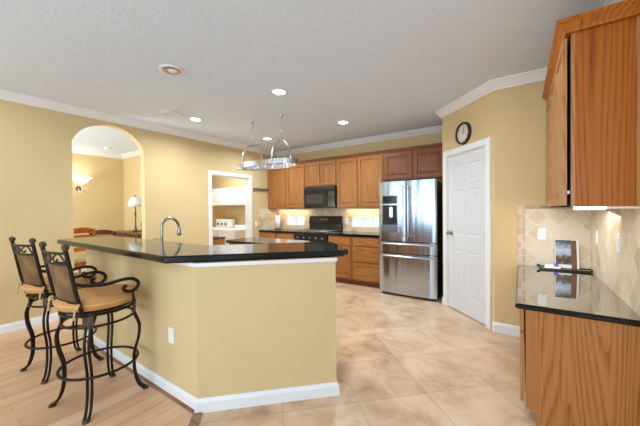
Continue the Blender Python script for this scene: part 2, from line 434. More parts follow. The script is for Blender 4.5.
# pantry walls, beige wall, right wall stub, other walls
d = Vector((PA[0]-PBp[0], PA[1]-PBp[1])).normalized(); nn = Vector((d.y, -d.x))  # toward the room (right of A->B is..)
nrm = Vector((-d.y, d.x))
if nrm.dot(Vector((-1, -1))) < 0: nrm = -nrm
def off(p, k): return (p[0]-nrm.x*k, p[1]-nrm.y*k)
DW0, DW1 = .115, .885   # opening along the pantry wall measured from PBp
L45 = math.hypot(PA[0]-PBp[0], PA[1]-PBp[1])
def on45(t, k=0): return (PBp[0]+d.x*t-nrm.x*k, PBp[1]+d.y*t-nrm.y*k)
DTOP = 2.16
wp = MB()
wp.prism([on45(0), on45(DW0), on45(DW0, .1), on45(0, .1)], 0, ZC)
wp.prism([on45(DW1), on45(L45), on45(L45, .1), on45(DW1, .1)], 0, ZC)
wp.prism([on45(DW0), on45(DW1), on45(DW1, .1), on45(DW0, .1)], DTOP, ZC)
struct(wp, 'wall_pantry', 'wall_paint')
struct(MB().prism([PBp, off(PBp, .1), (PBp[0]+.1, YB), (PBp[0], YB)], 0, ZC), 'wall_pantry_side', 'wall_paint')
WR1 = struct(MB().box(PA[0], XR+T, YW, YW+T, 0, ZC), 'wall_beige', 'wall_paint')
WRR = struct(MB().box(XR, XR+T, RY, YW, 0, ZC), 'wall_right', 'wall_paint')
struct(MB().box(XR+T, RX, RY, RY+T, 0, ZC), 'wall_right_return', 'wall_paint')
def wall_with_windows(name, axis, fixed, a0, a1, wins, z0, z1):
    m = MB(); e = [a0]+[v for wn in wins for v in wn]+[a1]
    f = (lambda a, b, c, d2: m.box(a, b, fixed-T, fixed, c, d2)) if axis == 'x' else (lambda a, b, c, d2: m.box(fixed, fixed+T, a, b, c, d2))
    for i in range(len(e)-1):
        if i % 2 == 0: f(e[i], e[i+1], 0, ZC)
        else: f(e[i], e[i+1], 0, z0); f(e[i], e[i+1], z1, ZC)
    return struct(m, name, 'far_wall_paint')
wall_with_windows('wall_front', 'x', FY, XL-T, RX+T, [(c-.68, c+.68) for c in (-3.9, -2.1, -.3, 1.5)], .4, 2.5)
wall_with_windows('wall_far_right', 'y', RX, FY, RY+T, [(c-.7, c+.7) for c in (-1.9, .4)], .4, 2.5)
# dining / laundry room walls
struct(MB().box(DX-T, DX, -1.2, YB, 0, ZC), 'wall_dining', 'wall_paint')
struct(MB().box(DX, XL-T, DY, DY+.1, 0, ZC), 'wall_dining_end', 'wall_paint')
struct(MB().box(DX, XL-T, -1.3, -1.2, 0, ZC), 'wall_dining_front', 'wall_paint')
# crown mouldings
CR = [(0, ZC-.095), (.012, ZC-.095), (.016, ZC-.08), (.03, ZC-.07), (.055, ZC-.04), (.075, ZC-.018), (.085, ZC-.014), (.09, ZC), (0, ZC)]
kit = [(XL, FY), (XL, YB), (PBp[0], YB), PBp, PA, (XR, YW), (XR, RY), (RX, RY), (RX, FY)]
struct(MB().sweep(CR, kit, True), 'trim_1', 'white_trim')
struct(MB().sweep(CR, [(DX, -1.2), (DX, DY), (XL-T, DY), (XL-T, -1.2)], True), 'trim_2', 'white_trim')
# baseboards
BP = [(0, 0), (.016, 0), (.016, .075), (.010, .09), (.006, .10), (0, .10)]
struct(MB().sweep(BP, [(XL, FY), (XL, AY0)]), 'baseboard_left', 'white_trim')
struct(MB().sweep(BP, [(XL, AY1), (XL, LY0-.07)]), 'baseboard_left_middle', 'white_trim')
struct(MB().sweep(BP, [(XR-.62, YW), (XR-.60, YW)][::1]), 'baseboard_stub', 'white_trim') if False else None
struct(MB().sweep([(a*1.0, b*1.15) for a, b in BP], [on45(L45-.02), PA, (-.0, YW)]), 'baseboard_beige', 'white_trim')
struct(MB().sweep(BP, [on45(.0), on45(.04)]), 'baseboard_pantry', 'white_trim')
struct(MB().sweep(BP, [(DX, -1.2), (DX, DY), (XL-T, DY)]), 'baseboard_dining', 'white_trim')
# ---- bar half wall
WT = .13
bx0 = -3.96
wc = (-1.88, 1.195); we = (-1.17, 1.905)
bwall = [(bx0, wc[1]), wc, we, (we[0]-WT*c45, we[1]+WT*c45), (wc[0]-WT*math.tan(PI/8), wc[1]+WT), (bx0, wc[1]+WT)]
struct(MB().prism(bwall, 0, 1.049), 'wall_bar', 'wall_paint')
bpath = [(bx0, wc[1]+WT), (bx0, wc[1]), wc, we, (we[0]-WT*c45, we[1]+WT*c45)]
BB = [(0, 0), (.018, 0), (.018, .07), (.012, .085), (.006, .095), (0, .095)]
struct(MB().sweep(BB, bpath), 'baseboard_bar', 'white_trim')
struct(MB().sweep([(0, 1.022), (.008, 1.022), (.012, 1.03), (.012, 1.049), (0, 1.049)], bpath), 'trim_3', 'white_trim')
# quarter round and threshold
struct(MB().sweep([(.018, 0), (.034, 0), (.030, .012), (.018, .018)], [(bx0, wc[1]), (wc[0]-.02, wc[1])]), 'trim_4', 'floor_strip')
tp = (wc[0]+.015, wc[1]-.015)
struct(MB().prism([(tp[0]-.022, tp[1]-.022), (tp[0]+.022, tp[1]+.022), (tp[0]+3.0+.022, tp[1]-3.0+.022), (tp[0]+3.0-.022, tp[1]-3.0-.022)], 0, .008), 'trim_5', 'floor_strip')

# laundry doorway casing
def casing(mb, path_y0, path_y1, z1, x, wdt=.075, th=.018):
    prof = [(0, 0), (wdt*.15, th*.6), (wdt*.3, th), (wdt*.85, th), (wdt, th*.5)]
    for y0, y1, zz0, zz1 in ((path_y0-wdt, path_y0, 0, z1+wdt), (path_y1, path_y1+wdt, 0, z1+wdt), (path_y0, path_y1, z1, z1+wdt)):
        mb.box(x, x+th, y0, y1, zz0, zz1, .004)
    return mb
m = casing(MB(), LY0, LY1, LZ, XL)
m.box(XL-T, XL, LY0-.001, LY0+.015, 0, LZ).box(XL-T, XL, LY1-.015, LY1+.001, 0, LZ).box(XL-T, XL, LY0, LY1, LZ-.015, LZ)
struct(m, 'trim_6', 'white_trim')
# pantry door (local frame: x along the wall from PBp to PA, -y towards the room)
ang = math.atan2(d.y, d.x)
dr = bpy.data.objects.new('door_1', None); COL.objects.link(dr); dr['kind'] = 'structure'
dr.location = (PBp[0], PBp[1], 0); dr.rotation_euler = (0, 0, ang)
def grid_front(mb, xs, zs, cells, y, prof):
    for i in range(len(xs)-1):
        for j in range(len(zs)-1):
            if (i, j) in cells: mb.panel(xs[i], xs[i+1], zs[j], zs[j+1], y, prof)
            else: mb.add([(xs[i], y, zs[j]), (xs[i+1], y, zs[j]), (xs[i+1], y, zs[j+1]), (xs[i], y, zs[j+1])], [(0, 1, 2, 3)])
    return mb
dm = MB(); x0, x1, z0, z1, yf = DW0+.012, DW1-.012, .012, DTOP-.015, .012
dm.box(x0, x1, yf+.006, yf+.04, z0, z1)
dm.add([(x, y, z) for (x, z) in ((x0, z0), (x1, z0), (x1, z1), (x0, z1)) for y in (yf, yf+.006)], [(0, 2, 3, 1), (2, 4, 5, 3), (4, 6, 7, 5), (6, 0, 1, 7)])
wd = x1-x0; xs = [x0, x0+.115, x0+wd/2-.05, x0+wd/2+.05, x1-.115, x1]
hh = z1-z0; zs = [z0, z0+.22*hh/2.03, z0+.80*hh/2.03, z0+.99*hh/2.03, z0+1.58*hh/2.03, z0+1.68*hh/2.03, z0+1.90*hh/2.03, z1]
grid_front(dm, xs, zs, {(i, j) for i in (1, 3) for j in (1, 3, 5)}, yf, [(0, 0), (.012, .005), (.022, .006), (.045, .001), (.05, .001)])
dm.build('door_leaf', 'door_white', dr)
kx = x0+.07
MB().lathe([(.0, -.012), (.032, -.012), (.034, -.004), (.034, 0)], (kx, yf, 1.07), axis='y').lathe([(0, -.075), (.018, -.073), (.029, -.06), (.029, -.048), (.014, -.035), (.011, -.01), (.011, 0)], (kx, yf, 1.07), axis='y').build('door_knob', 'nickel', dr, {'label': 'brushed nickel knob'})
for hz in (.25, 1.12, 1.98):
    MB().tube([(DW1-.008, -.004, hz-.045), (DW1-.008, -.004, hz+.045)], .007, smooth=0).build('hinge', 'nickel', dr)
cs = MB()
cs.box(DW0-.075, DW0, -.018, 0, 0, DTOP+.075, .004).box(DW1, DW1+.075, -.018, 0, 0, DTOP+.075, .004).box(DW0, DW1, -.018, 0, DTOP, DTOP+.075, .004)
cs.box(DW0, DW0+.010, 0, .1, 0, DTOP).box(DW1-.010, DW1, 0, .1, 0, DTOP).box(DW0, DW1, 0, .1, DTOP-.012, DTOP)
cs.box(DW0, DW1, .056, .1, 0, DTOP)
cs.build('door_casing', 'white_trim', dr)
# glass-block windows in the backsplash
for i, (a, b) in enumerate(GW):
    wn = bpy.data.objects.new('window_%d' % (i+1), None); COL.objects.link(wn); wn['kind'] = 'structure'
    fr = MB(); fr.box(a, b, YB-.012, YB+.05, gz0, gz0+.018).box(a, b, YB-.012, YB+.05, gz1-.018, gz1).box(a, a+.018, YB-.012, YB+.05, gz0, gz1).box(b-.018, b, YB-.012, YB+.05, gz0, gz1)
    nb = 3 if i else 2; ww = (b-a)/nb
    for k in range(1, nb): fr.box(a+ww*k-.006, a+ww*k+.006, YB+.0, YB+.05, gz0, gz1)
    fr.build('window_frame', 'white_trim', wn)
    MB().box(a+.018, b-.018, YB+.02, YB+.09, gz0+.018, gz1-.018, .01).build('glass_block', 'block_glass', wn)
# added, unseen windows behind the camera: frames without panes, lit by area lamps
def win_frame(n, cx, cy, axis):
    m = MB(); hw = .68
    def b(u0, u1, z0, z1):
        if axis == 'x': m.box(cx+u0, cx+u1, FY-.09, FY-.04, z0, z1)
        else: m.box(RX+.04, RX+.09, cy+u0, cy+u1, z0, z1)
    b(-hw, -hw+.05, .4, 2.5); b(hw-.05, hw, .4, 2.5); b(-hw, hw, .4, .45); b(-hw, hw, 2.45, 2.5); b(-.02, .02, .4, 2.5); b(-hw, hw, 1.43, 1.47)
    struct(m, 'window_%d' % n, 'white_trim')
for i, c in enumerate((-3.9, -2.1, -.3, 1.5)): win_frame(3+i, c, 0, 'x')
for i, c in enumerate((-1.9, .4)): win_frame(7+i, 0, c, 'y')
# backsplashes (surface of the walls: parts of the walls)
CT = .955    # kitchen worktop height
bs = MB(); ysf = YB-.012
for a, b, z0, z1 in ((XL, GW[0][0], CT, 1.44), (GW[0][1], GW[1][0], CT, 1.44), (GW[0][0], GW[0][1], CT, gz0), (GW[0][0], GW[0][1], gz1, 1.44),
                     (GW[1][0], GW[1][1], CT, gz0), (GW[1][0], GW[1][1], gz1, 1.44), (GW[1][1], PBp[0], CT, 1.44)):
    bs.box(a, b, ysf, YB, z0, z1)
bs.build('backsplash', 'splash_xz', WBK, {'label': 'diagonal beige stone tiles'})
MB().box(XL, XL+.012, 4.80, YB, CT, 1.44).build('backsplash', 'splash_yz', WL, {'label': 'diagonal beige stone tiles'})
CR2 = .79    # desk height of the right-hand worktop
MB().box(.035, XR, YW-.012, YW, CR2, 1.405).build('backsplash', 'splash_xz', WR1, {'label': 'diagonal beige stone tiles'})
MB().box(-.035, .035, YW-.014, YW, CR2, 1.43).build('backsplash_border', 'splash_edge', WR1)
MB().box(.035, XR, YW-.018, YW, 1.405, 1.44, .004).build('backsplash_cap', 'splash_cap', WR1)
MB().box(XR-.012, XR, 2.36, YW, CR2, 1.43).build('backsplash', 'splash_yz', WRR, {'label': 'diagonal beige stone tiles'})

# ------------------------------------------------------------------ bar counters and island
def slab(name, poly, z0, z1, label, mat='granite', bev=.012):
    t = thing(name, label, 'countertop', (poly[0][0], poly[0][1], 0))
    q = [(x-poly[0][0], y-poly[0][1]) for x, y in poly]
    m = MB().prism(q, z0, z1, bev); m.f = [f for f in m.f if not all(abs(m.v[k][2]-z1) < 1e-6 for k in f)]; m.sm = m.sm[:len(m.f)]
    m.build('edge', 'granite_edge', t)
    MB().prism(inset(q, bev), z1-.003, z1+.0005).build('top_surface', mat, t)
    return t
bd = .56   # depth of the raised top
fc = (-2.05, 1.06)   # front corner
def along(p, k, q=0): return (p[0]+k*c45-q*c45, p[1]+k*c45+q*c45)
endF = (-1.10, 2.01); endB = (endF[0]-.44, endF[1]+.44)
# back inner corner: intersection of y = 1.06+bd and the line x-y = endB.x-endB.y
kk = endB[0]-endB[1]; ib = (1.06+bd+kk, 1.06+bd)
slab('bar_countertop', [(-4.40, 1.06), fc, (endF[0]-.035, endF[1]-.035), (endF[0]-.035, endF[1]+.035), (endB[0]+.03, endB[1]-.03), (endB[0]-.03, endB[1]-.03), ib, (-4.40, 1.06+bd), (-4.46, 1.06+bd-.06), (-4.46, 1.12)], 1.050, 1.102,
     'long raised black granite bar top on the beige half wall')
WS = WT+.002
sb = [(bx0, wc[1]+WS), (wc[0]-WS*math.tan(PI/8), wc[1]+WS), (we[0]-WS*c45, we[1]+WS*c45), (we[0]-(WT+.62)*c45, we[1]+(WT+.62)*c45), (wc[0]-.75*math.tan(PI/8), wc[1]+.75), (bx0, wc[1]+.75)]
slab('sink_countertop', [(a, b) for a, b in sb], CT-.04, CT, 'lower black granite worktop behind the raised bar, under the faucet')
sc_ = thing('sink_cabinet', 'oak base cabinet under the lower worktop behind the bar', 'cabinet')
MB().prism(inset(sb, .02), .10, CT-.04).build('body', 'oak', sc_)
MB().prism(inset(sb, .06), 0, .10).build('toe_kick', 'oak_dark', sc_)
# island: top runs back from y 2.9 to 3.5
ISX0, ISX1, ISY0, ISY1 = -3.80, -2.45, 2.90, 3.50
isl = [(ISX0+.03, ISY0), (ISX1-.05, ISY0), (ISX1, ISY0+.05), (ISX1, ISY1-.05), (ISX1-.05, ISY1), (ISX0+.03, ISY1), (ISX0, ISY1-.03), (ISX0, ISY0+.03)]
slab('island_countertop', isl, CT-.04, CT, 'low black granite island top between the bar and the range')
ic = thing('island_cabinet', 'oak base cabinet carrying the island top', 'cabinet', (ISX0, ISY0, 0))
IW, ID = ISX1-ISX0, ISY1-ISY0
MB().box(.05, IW-.05, .05, ID-.05, .10, CT-.04).build('body', 'oak_dark', ic)
MB().box(.09, IW-.09, .09, ID-.09, 0, .10).build('toe_kick', 'dark_gap', ic)
PROF = [(0, 0), (.003, -.018), (.052, -.018), (.057, -.005), (.066, -.005), (.098, -.016), (.1, -.016)]
DPROF = [(0, 0), (.003, -.016), (.012, -.02), (.02, -.02)]
def cab_door(parent, x0, x1, z0, z1, y, mat='oak', name='door'):
    o = MB().panel(x0, x1, z0, z1, y, PROF).build(name, mat, parent); return o
def drawer(parent, x0, x1, z0, z1, y, mat='oak_flat'):
    return MB().panel(x0, x1, z0, z1, y, DPROF).build('drawer_front', mat, parent)
for k in range(3): cab_door(ic, .07+k*(IW-.14)/3+.01, .07+(k+1)*(IW-.14)/3-.01, .14, CT-.07, .05)
# faucet on the sink worktop
ft = thing('kitchen_faucet', 'chrome gooseneck faucet with pull-down spray behind the raised bar top', 'faucet', (-3.40, 1.74, CT))
MB().lathe([(0, 0), (.032, 0), (.032, .01), (.022, .02), (.020, .10), (.016, .11), (0, .11)]).build('base', 'nickel', ft)
MB().tube([(0, 0, .1), (0, 0, .26), (0, .012, .32), (0, .05, .365), (0, .10, .378), (0, .155, .36), (0, .195, .31), (0, .205, .26)], .0155, seg=10, smooth=4).build('spout', 'nickel', ft)
MB().lathe([(0, 0), (.022, 0), (.025, .02), (.022, .08), (.017, .105), (0, .11)], (0, .207, .165)).build('spray_head', 'nickel', ft)
MB().tube([(.02, 0, .06), (.05, 0, .075), (.085, 0, .11)], .006).build('lever', 'nickel', ft)
sd = thing('soap_dispenser', 'small chrome soap dispenser left of the gooseneck faucet', 'dispenser', (-3.58, 1.74, CT))
MB().lathe([(0, 0), (.02, 0), (.018, .02), (.009, .03), (.008, .14), (0, .145)]).build('pump', 'nickel', sd)
MB().tube([(0, 0, .13), (0, .03, .138), (0, .055, .125)], .005).build('nozzle', 'nickel', sd)

# ------------------------------------------------------------------ back run of cabinets
YU = 5.10; YC = 4.82; ZU0, ZU1 = 1.44, 2.45
def box_cab(name, label, x0, x1, z0, z1, y0, y1, cuts, mat='oak', dmat=None, crown=True, toe=False, gap=.014):
    t = thing(name, label, 'cabinet', (x0, y0, 0))
    W_, D_ = x1-x0, y1-y0-.002
    zb = z0+(.10 if toe else 0)
    MB().box(.001, W_-.001, 0, D_, zb, z1).build('body', mat, t)
    if toe: MB().box(.001, W_-.001, .07, D_, z0, zb-.001).build('toe_kick', 'oak_dark', t)
    for kind, a, b, c, e in cuts:
        (cab_door if kind == 'door' else drawer)(t, a-x0+gap/2, b-x0-gap/2, c, e, 0, *( [dmat or mat] if kind == 'door' else []))
    return t
UPG = None
def uppers(label, x0, x1, z0, doors, mat='oak'):
    t = box_cab('upper_cabinet', label, x0, x1, z0, ZU1, YU, YB-.013, [('door', a, b, z0+.02, ZU1-.045) for a, b in doors], mat)
    W_ = x1-x0
    MB().sweep([(0, ZU1-.02), (.012, ZU1-.02), (.018, ZU1-.005), (.035, ZU1+.025), (.04, ZU1+.035), (0, ZU1+.035)], [(W_, -.0), (0, -.0)][::-1]).build('crown', 'oak_dark', t)
    return t
uppers('tall two-door oak wall cabinet beside the left wall, left of the microwave', -5.02, -3.885, ZU0, [(-4.96, -4.44), (-4.42, -3.90)])
uppers('short two-door oak wall cabinet above the black microwave', -3.88, -3.09, 1.905, [(-3.865, -3.49), (-3.48, -3.105)])
uppers('tall two-door oak wall cabinet between the microwave and the refrigerator', -3.085, -2.085, ZU0, [(-3.07, -2.61), (-2.60, -2.10)])
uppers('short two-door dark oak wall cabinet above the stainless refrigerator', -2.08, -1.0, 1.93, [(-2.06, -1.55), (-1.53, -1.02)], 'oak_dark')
BT = CT-.045
def base_unit(label, x0, x1, cuts): return box_cab('base_cabinet', label, x0, x1, 0, BT, YC, YB-.013, cuts, toe=True)
base_unit('oak base cabinet left of the range with drawer fronts above doors', XL+.002, -4.50, [('drawer', -5.01, -4.51, .74, .89), ('door', -5.01, -4.51, .12, .72)])
base_unit('oak base cabinet directly left of the black range', -4.495, -3.965, [('drawer', -4.48, -3.98, .74, .89), ('door', -4.48, -3.98, .12, .72)])
base_unit('oak base cabinet right of the range, one drawer above a door', -3.125, -2.60, [('drawer', -3.11, -2.62, .74, .89), ('door', -3.11, -2.62, .12, .72)])
base_unit('oak base cabinet of three drawers left of the refrigerator', -2.595, -2.02, [('drawer', -2.58, -2.03, .74, .89), ('drawer', -2.58, -2.03, .45, .72), ('drawer', -2.58, -2.03, .12, .43)])
slab('back_countertop', [(XL+.013, YC-.03), (-3.965, YC-.03), (-3.965, YB-.013), (XL+.013, YB-.013)], BT, CT, 'black granite worktop left of the range, under the paper towels', bev=.008)
slab('back_countertop', [(-3.125, YC-.03), (-2.02, YC-.03), (-2.02, YB-.013), (-3.125, YB-.013)], BT, CT, 'black granite worktop between the range and the refrigerator', bev=.008)
# under-cabinet lights on the back wall
for a, b in ((-4.9, -4.05), (-3.0, -2.2)):
    u = thing('under_cabinet_light', 'warm light strip under the wall cabinet ' + ('left of the microwave' if a < -4 else 'right of the microwave'), 'light', (a, 5.30, 0))
    MB().box(0, b-a, 0, .05, ZU0-.022, ZU0-.002).build('housing', 'white_plastic', u)
    MB().box(.01, b-a-.01, .008, .042, ZU0-.025, ZU0-.0225).build('diffuser', 'strip_warm', u)
    area('strip_light', ((b-a)/2, .02, ZU0-.03), (0, .5, -1), b-a, .04, 2.8, (1, .70, .40), parent=u)
# microwave
mw = thing('microwave', 'black over-the-range microwave under the short oak cabinet', 'microwave', (-3.875, 5.03, 1.445))
mW, mH, mD = .785, .445, .39
MB().box(0, mW, .02, mD, 0, mH, .004).build('body', 'black_plastic', mw)
MB().box(.0, .60, 0, .02, .03, mH-.07, .004).build('door', 'black_gloss', mw)
MB().box(.06, .50, -.002, .002, .09, .29).build('door_window', 'glass_dark', mw)
MB().box(.61, mW, 0, .02, .03, mH-.07, .004).build('control_panel', 'black_gloss', mw)
MB().box(.63, mW-.02, -.002, .001, .26, .33).build('display', 'glass_dark', mw)
MB().box(0, mW, .0, .02, mH-.065, mH, .004).build('vent_grille', 'black_plastic', mw)
MB().tube([(.57, 0, .06), (.57, -.035, .09), (.57, -.035, .31), (.57, 0, .34)], .010).build('handle', 'black_gloss', mw)
# range
rg = thing('range', 'black freestanding gas range with raised back panel', 'stove', (-3.955, YC-.035, 0))
rW, rD = .82, YB-.02-(YC-.035)
MB().box(0, rW, .03, rD, .03, .93, .004).build('body', 'black_plastic', rg)
MB().box(.01, rW-.01, 0, .03, .20, .76, .006).build('oven_door', 'black_gloss', rg)
MB().tube([(.06, 0, .71), (.06, -.045, .71), (rW-.06, -.045, .71), (rW-.06, 0, .71)], .011, smooth=0).build('oven_handle', 'grey_metal', rg)
MB().box(.01, rW-.01, 0, .03, .04, .19, .006).build('drawer_front', 'black_gloss', rg)
m = MB(); m.add([(0, 0, .78), (rW, 0, .78), (rW, 0, .90), (0, 0, .90), (0, .05, .78), (rW, .05, .78), (rW, .05, .93), (0, .05, .93), (0, .02, .93), (rW, .02, .93)],
                [(0, 1, 2, 3), (3, 2, 9, 8), (8, 9, 6, 7), (4, 7, 6, 5), (0, 4, 5, 1), (0, 3, 8, 7, 4), (1, 5, 6, 9, 2)]); m.build('control_panel', 'black_gloss', rg)
for k in range(5): MB().lathe([(0, -.03), (.018, -.03), (.022, -.005), (.022, .0)], (.10+k*.155, 0, .84), axis='y', seg=14).build('knob', 'grey_metal', rg)
MB().box(0, rW, .02, rD-.09, .93, .95, .004).build('cooktop', 'black_gloss', rg)
for cx_ in (.2, .62):
    for cy_ in (.17, .42):
        MB().lathe([(0, 0), (.045, 0), (.045, .012), (.03, .016), (0, .016)], (cx_, cy_, .95), seg=16).build('burner', 'grey_metal', rg)
for cx_ in (.21, .61):
    g = MB(); gx0, gx1, gy0, gy1, gz = cx_-.18, cx_+.18, .05, .54, .985
    for x in (gx0, cx_, gx1): g.box(x-.006, x+.006, gy0, gy1, gz-.012, gz)
    for y in (gy0, .17, .295, .42, gy1): g.box(gx0, gx1, y-.006, y+.006, gz-.012, gz)
    for x in (gx0, gx1):
        for y in (gy0, gy1): g.box(x-.008, x+.008, y-.008, y+.008, .95, gz)
    g.build('grate', 'nickel', rg)
m = MB(); zt = 1.27
m.add([(0, rD-.10, .93), (rW, rD-.10, .93), (rW, rD-.075, 1.10), (0, rD-.075, 1.10), (rW, rD-.11, 1.11), (0, rD-.11, 1.11), (rW, rD-.06, zt), (0, rD-.06, zt), (0, rD, .93), (rW, rD, .93), (rW, rD, zt), (0, rD, zt)],
      [(0, 1, 2, 3), (3, 2, 4, 5), (5, 4, 6, 7), (7, 6, 10, 11), (8, 11, 10, 9), (0, 3, 5, 7, 11, 8), (1, 9, 10, 6, 4, 2), (0, 8, 9, 1)])
m.build('back_panel', 'black_gloss', rg)
for k in range(4): MB().box(.30+k*.055, .335+k*.055, rD-.094, rD-.088, 1.185, 1.215).build('back_button', 'grey_metal', rg)
# paper towel holder
pt = thing('paper_towel_holder', 'upright white paper towel roll on a stand beside the left window', 'paper towels', (-4.80, 5.20, CT))
MB().lathe([(0, 0), (.085, 0), (.085, .012), (.01, .016), (.008, .36), (.014, .37), (0, .38)]).build('stand', 'bronze', pt)
MB().lathe([(.02, .02), (.06, .02), (.06, .33), (.02, .33)]).build('towel_roll', 'paper', pt)

# refrigerator
fx0, fx1, fy = -1.965, -1.045, 4.60
fr = thing('refrigerator', 'stainless french door refrigerator with two bottom drawers and water dispenser', 'refrigerator', (fx0, fy, 0))
fw = fx1-fx0; fz1 = 1.86
MB().box(.01, fw-.01, .09, .74, .03, fz1-.02, .004).build('body', 'dark_side', fr)
MB().box(.03, fw-.03, .06, .12, .0, .05).build('base_grille', 'black_plastic', fr)
def curved_front(x0, x1, z0, z1, bow=.012):
    mb = MB(); n = 8; vs = []; fs = []
    prof = []
    for i in range(n+1):
        t_ = i/n; x = x0+(x1-x0)*t_; y = -bow*math.sin(PI*t_) ; prof.append((x, y))
    prof = [(x0, .07), (x0, .012)]+[(x0+.006, .004)]+[(x, y) for x, y in prof[1:-1]]+[(x1-.006, .004), (x1, .012), (x1, .07)]
    k = len(prof); vs = [(x, y, z0) for x, y in prof]+[(x, y, z1) for x, y in prof]
    fs = [tuple(range(k)), tuple(range(k, 2*k))[::-1]]; sm = []
    mb.add(vs, fs)
    mb.add(vs, [(i, i+1, k+i+1, k+i) for i in range(k-1)]+[(k-1, 0, k, 2*k-1)], True)
    return mb
fsx = fw/2-.002
LD = curved_front(0, fsx, .895, fz1).build('door', 'steel', fr)
RD_ = curved_front(fsx+.006, fw, .895, fz1).build('door', 'steel', fr)
D1 = curved_front(0, fw, .705, .885, .02).build('drawer_front', 'steel', fr)
D2 = curved_front(0, fw, .045, .695, .02).build('drawer_front', 'steel', fr)
def bar_handle(parent, p0, p1, outd=.055, r=.012):
    p0, p1 = Vector(p0), Vector(p1); dd = (p1-p0).normalized()
    pts = [p0, p0+Vector((0, -outd, 0))+dd*.015, p0+Vector((0, -outd, 0))+dd*.06, p1+Vector((0, -outd, 0))-dd*.06, p1+Vector((0, -outd, 0))-dd*.015, p1]
    return MB().tube(pts, r, seg=10, smooth=3).build('handle', 'chrome', parent)
bar_handle(LD, (fsx-.04, -.004, .98), (fsx-.04, -.004, 1.77)); bar_handle(RD_, (fsx+.046, -.004, .98), (fsx+.046, -.004, 1.77))
bar_handle(D1, (.06, -.006, .855), (fw-.06, -.006, .855), .05); bar_handle(D2, (.06, -.006, .655), (fw-.06, -.006, .655), .05)
dsx0, dsx1 = .08, .32
dp = MB().panel(dsx0-.01, dsx1+.01, 1.03, 1.64, -.030, [(0, .03), (0, .003), (.003, 0), (.008, 0), (.010, .016)]).build('water_dispenser', 'tray_silver', LD)
MB().box(dsx0+.002, dsx1-.002, -.034, -.027, 1.50, 1.625, .003).build('display', 'black_gloss', dp)
MB().panel(dsx0+.002, dsx1-.002, 1.15, 1.475, -.028, [(0, .004), (0, 0), (.022, .008)]).build('alcove', 'black_plastic', dp)
MB().box((dsx0+dsx1)/2-.01, (dsx0+dsx1)/2+.05, -.042, -.018, 1.27, 1.45, .01).build('paddle', 'chrome', dp)
MB().box(dsx0+.004, dsx1-.004, -.045, -.022, 1.055, 1.14, .004).build('drip_tray', 'grey_metal', dp)

# ------------------------------------------------------------------ outlets and switches
def wall_plate(label, cat, loc, rz, kind='outlet', w=.075, h=.12):
    t = thing('wall_outlet' if kind == 'outlet' else 'light_switch', label, cat, loc, rz)
    MB().box(-w/2, w/2, -.007, 0, -h/2, h/2, .002).build('plate', 'white_plastic', t)
    if kind == 'outlet':
        for z in (-.026, .026): MB().box(-.016, .016, -.010, -.006, z-.016, z+.016, .002).build('socket', 'white_plastic', t)
    else:
        MB().box(-.016, .016, -.012, -.006, -.033, .033, .002).build('rocker', 'white_plastic', t)
    return t
wall_plate('white outlet low on the beige bar half wall beside the stools', 'outlet', (-2.215, 1.195, .463), 0)
wall_plate('white outlet on the tiled splash left of the framed picture', 'outlet', (.178, YW-.012, 1.138), 0)
wall_plate('white outlet on the backsplash just right of the range', 'outlet', (-3.03, YB-.012, 1.165), 0)
wall_plate('white switch on the right tiled wall nearer the corner', 'switch', (XR-.012, 3.55, 1.15), -PI/2, 'switch')
wall_plate('white switch on the right tiled wall nearer the camera', 'switch', (XR-.012, 2.84, 1.165), -PI/2, 'switch', h=.125)
wall_plate('white switch between the laundry doorway and the back cabinets', 'switch', (XL, 4.72, 1.10), PI/2, 'switch')
# rail on the left wall
rl = thing('wall_rail', 'dark horizontal rail on the wall beside the upper cabinets', 'rail', (XL, 4.62, 1.90))
MB().box(.02, .045, 0, .47, -.018, .018, .004).build('bar', 'grey_metal', rl)
for y in (.05, .40): MB().box(0, .02, y, y+.03, -.015, .015).build('bracket', 'grey_metal', rl)

# ------------------------------------------------------------------ clock on the pantry wall
tc_ = .49
cl = thing('wall_clock', 'round wall clock with dark brown rim above the white pantry door', 'clock', on45(tc_)+(2.395,), ang)
MB().lathe([(.118, -.012), (.118, -.03), (.128, -.04), (.14, -.034), (.145, -.015), (.145, 0), (0, 0)], axis='y', seg=40).build('rim', 'clock_rim', cl)
MB().lathe([(0, -.014), (.12, -.014), (.12, -.008)], axis='y', seg=40, smooth=False).build('face', 'clock_face', cl)
for k in range(12):
    cu = bpy.data.curves.new('numeral', 'FONT'); cu.body = str(k if k else 12); cu.size = .028; cu.align_x = 'CENTER'; cu.align_y = 'CENTER'; cu.extrude = .0005
    to = bpy.data.objects.new('numeral', cu); COL.objects.link(to)
    dg = bpy.context.evaluated_depsgraph_get(); me = bpy.data.meshes.new_from_object(to.evaluated_get(dg)); bpy.data.objects.remove(to)
    a = 2*PI*k/12
    for v in me.vertices:
        x, y, z = v.co; v.co = (x+.095*math.sin(a), -.0150-z, y+.095*math.cos(a))
    me.materials.clear(); me.materials.append(M['black_plastic'])
    no = bpy.data.objects.new('numeral', me); COL.objects.link(no); no.parent = cl
def hand(a, ln, wd):
    m = MB(); dx, dz = math.sin(a), math.cos(a); px, pz = dz, -dx
    pts = [(-dx*.015+px*wd, -dz*.015+pz*wd), (dx*ln+px*wd*.3, dz*ln+pz*wd*.3), (dx*ln-px*wd*.3, dz*ln-pz*wd*.3), (-dx*.015-px*wd, -dz*.015-pz*wd)]
    m.add([(x, -.0165, z) for x, z in pts]+[(x, -.018, z) for x, z in pts], [(0, 1, 2, 3), (7, 6, 5, 4), (0, 4, 5, 1), (1, 5, 6, 2), (2, 6, 7, 3), (3, 7, 4, 0)])
    m.build('clock_hand', 'black_plastic', cl)
hand(rad(12), .085, .003); hand(rad(5), .055, .004)
MB().lathe([(0, -.02), (.006, -.02), (.006, -.014)], axis='y', seg=12).build('hub', 'black_plastic', cl)

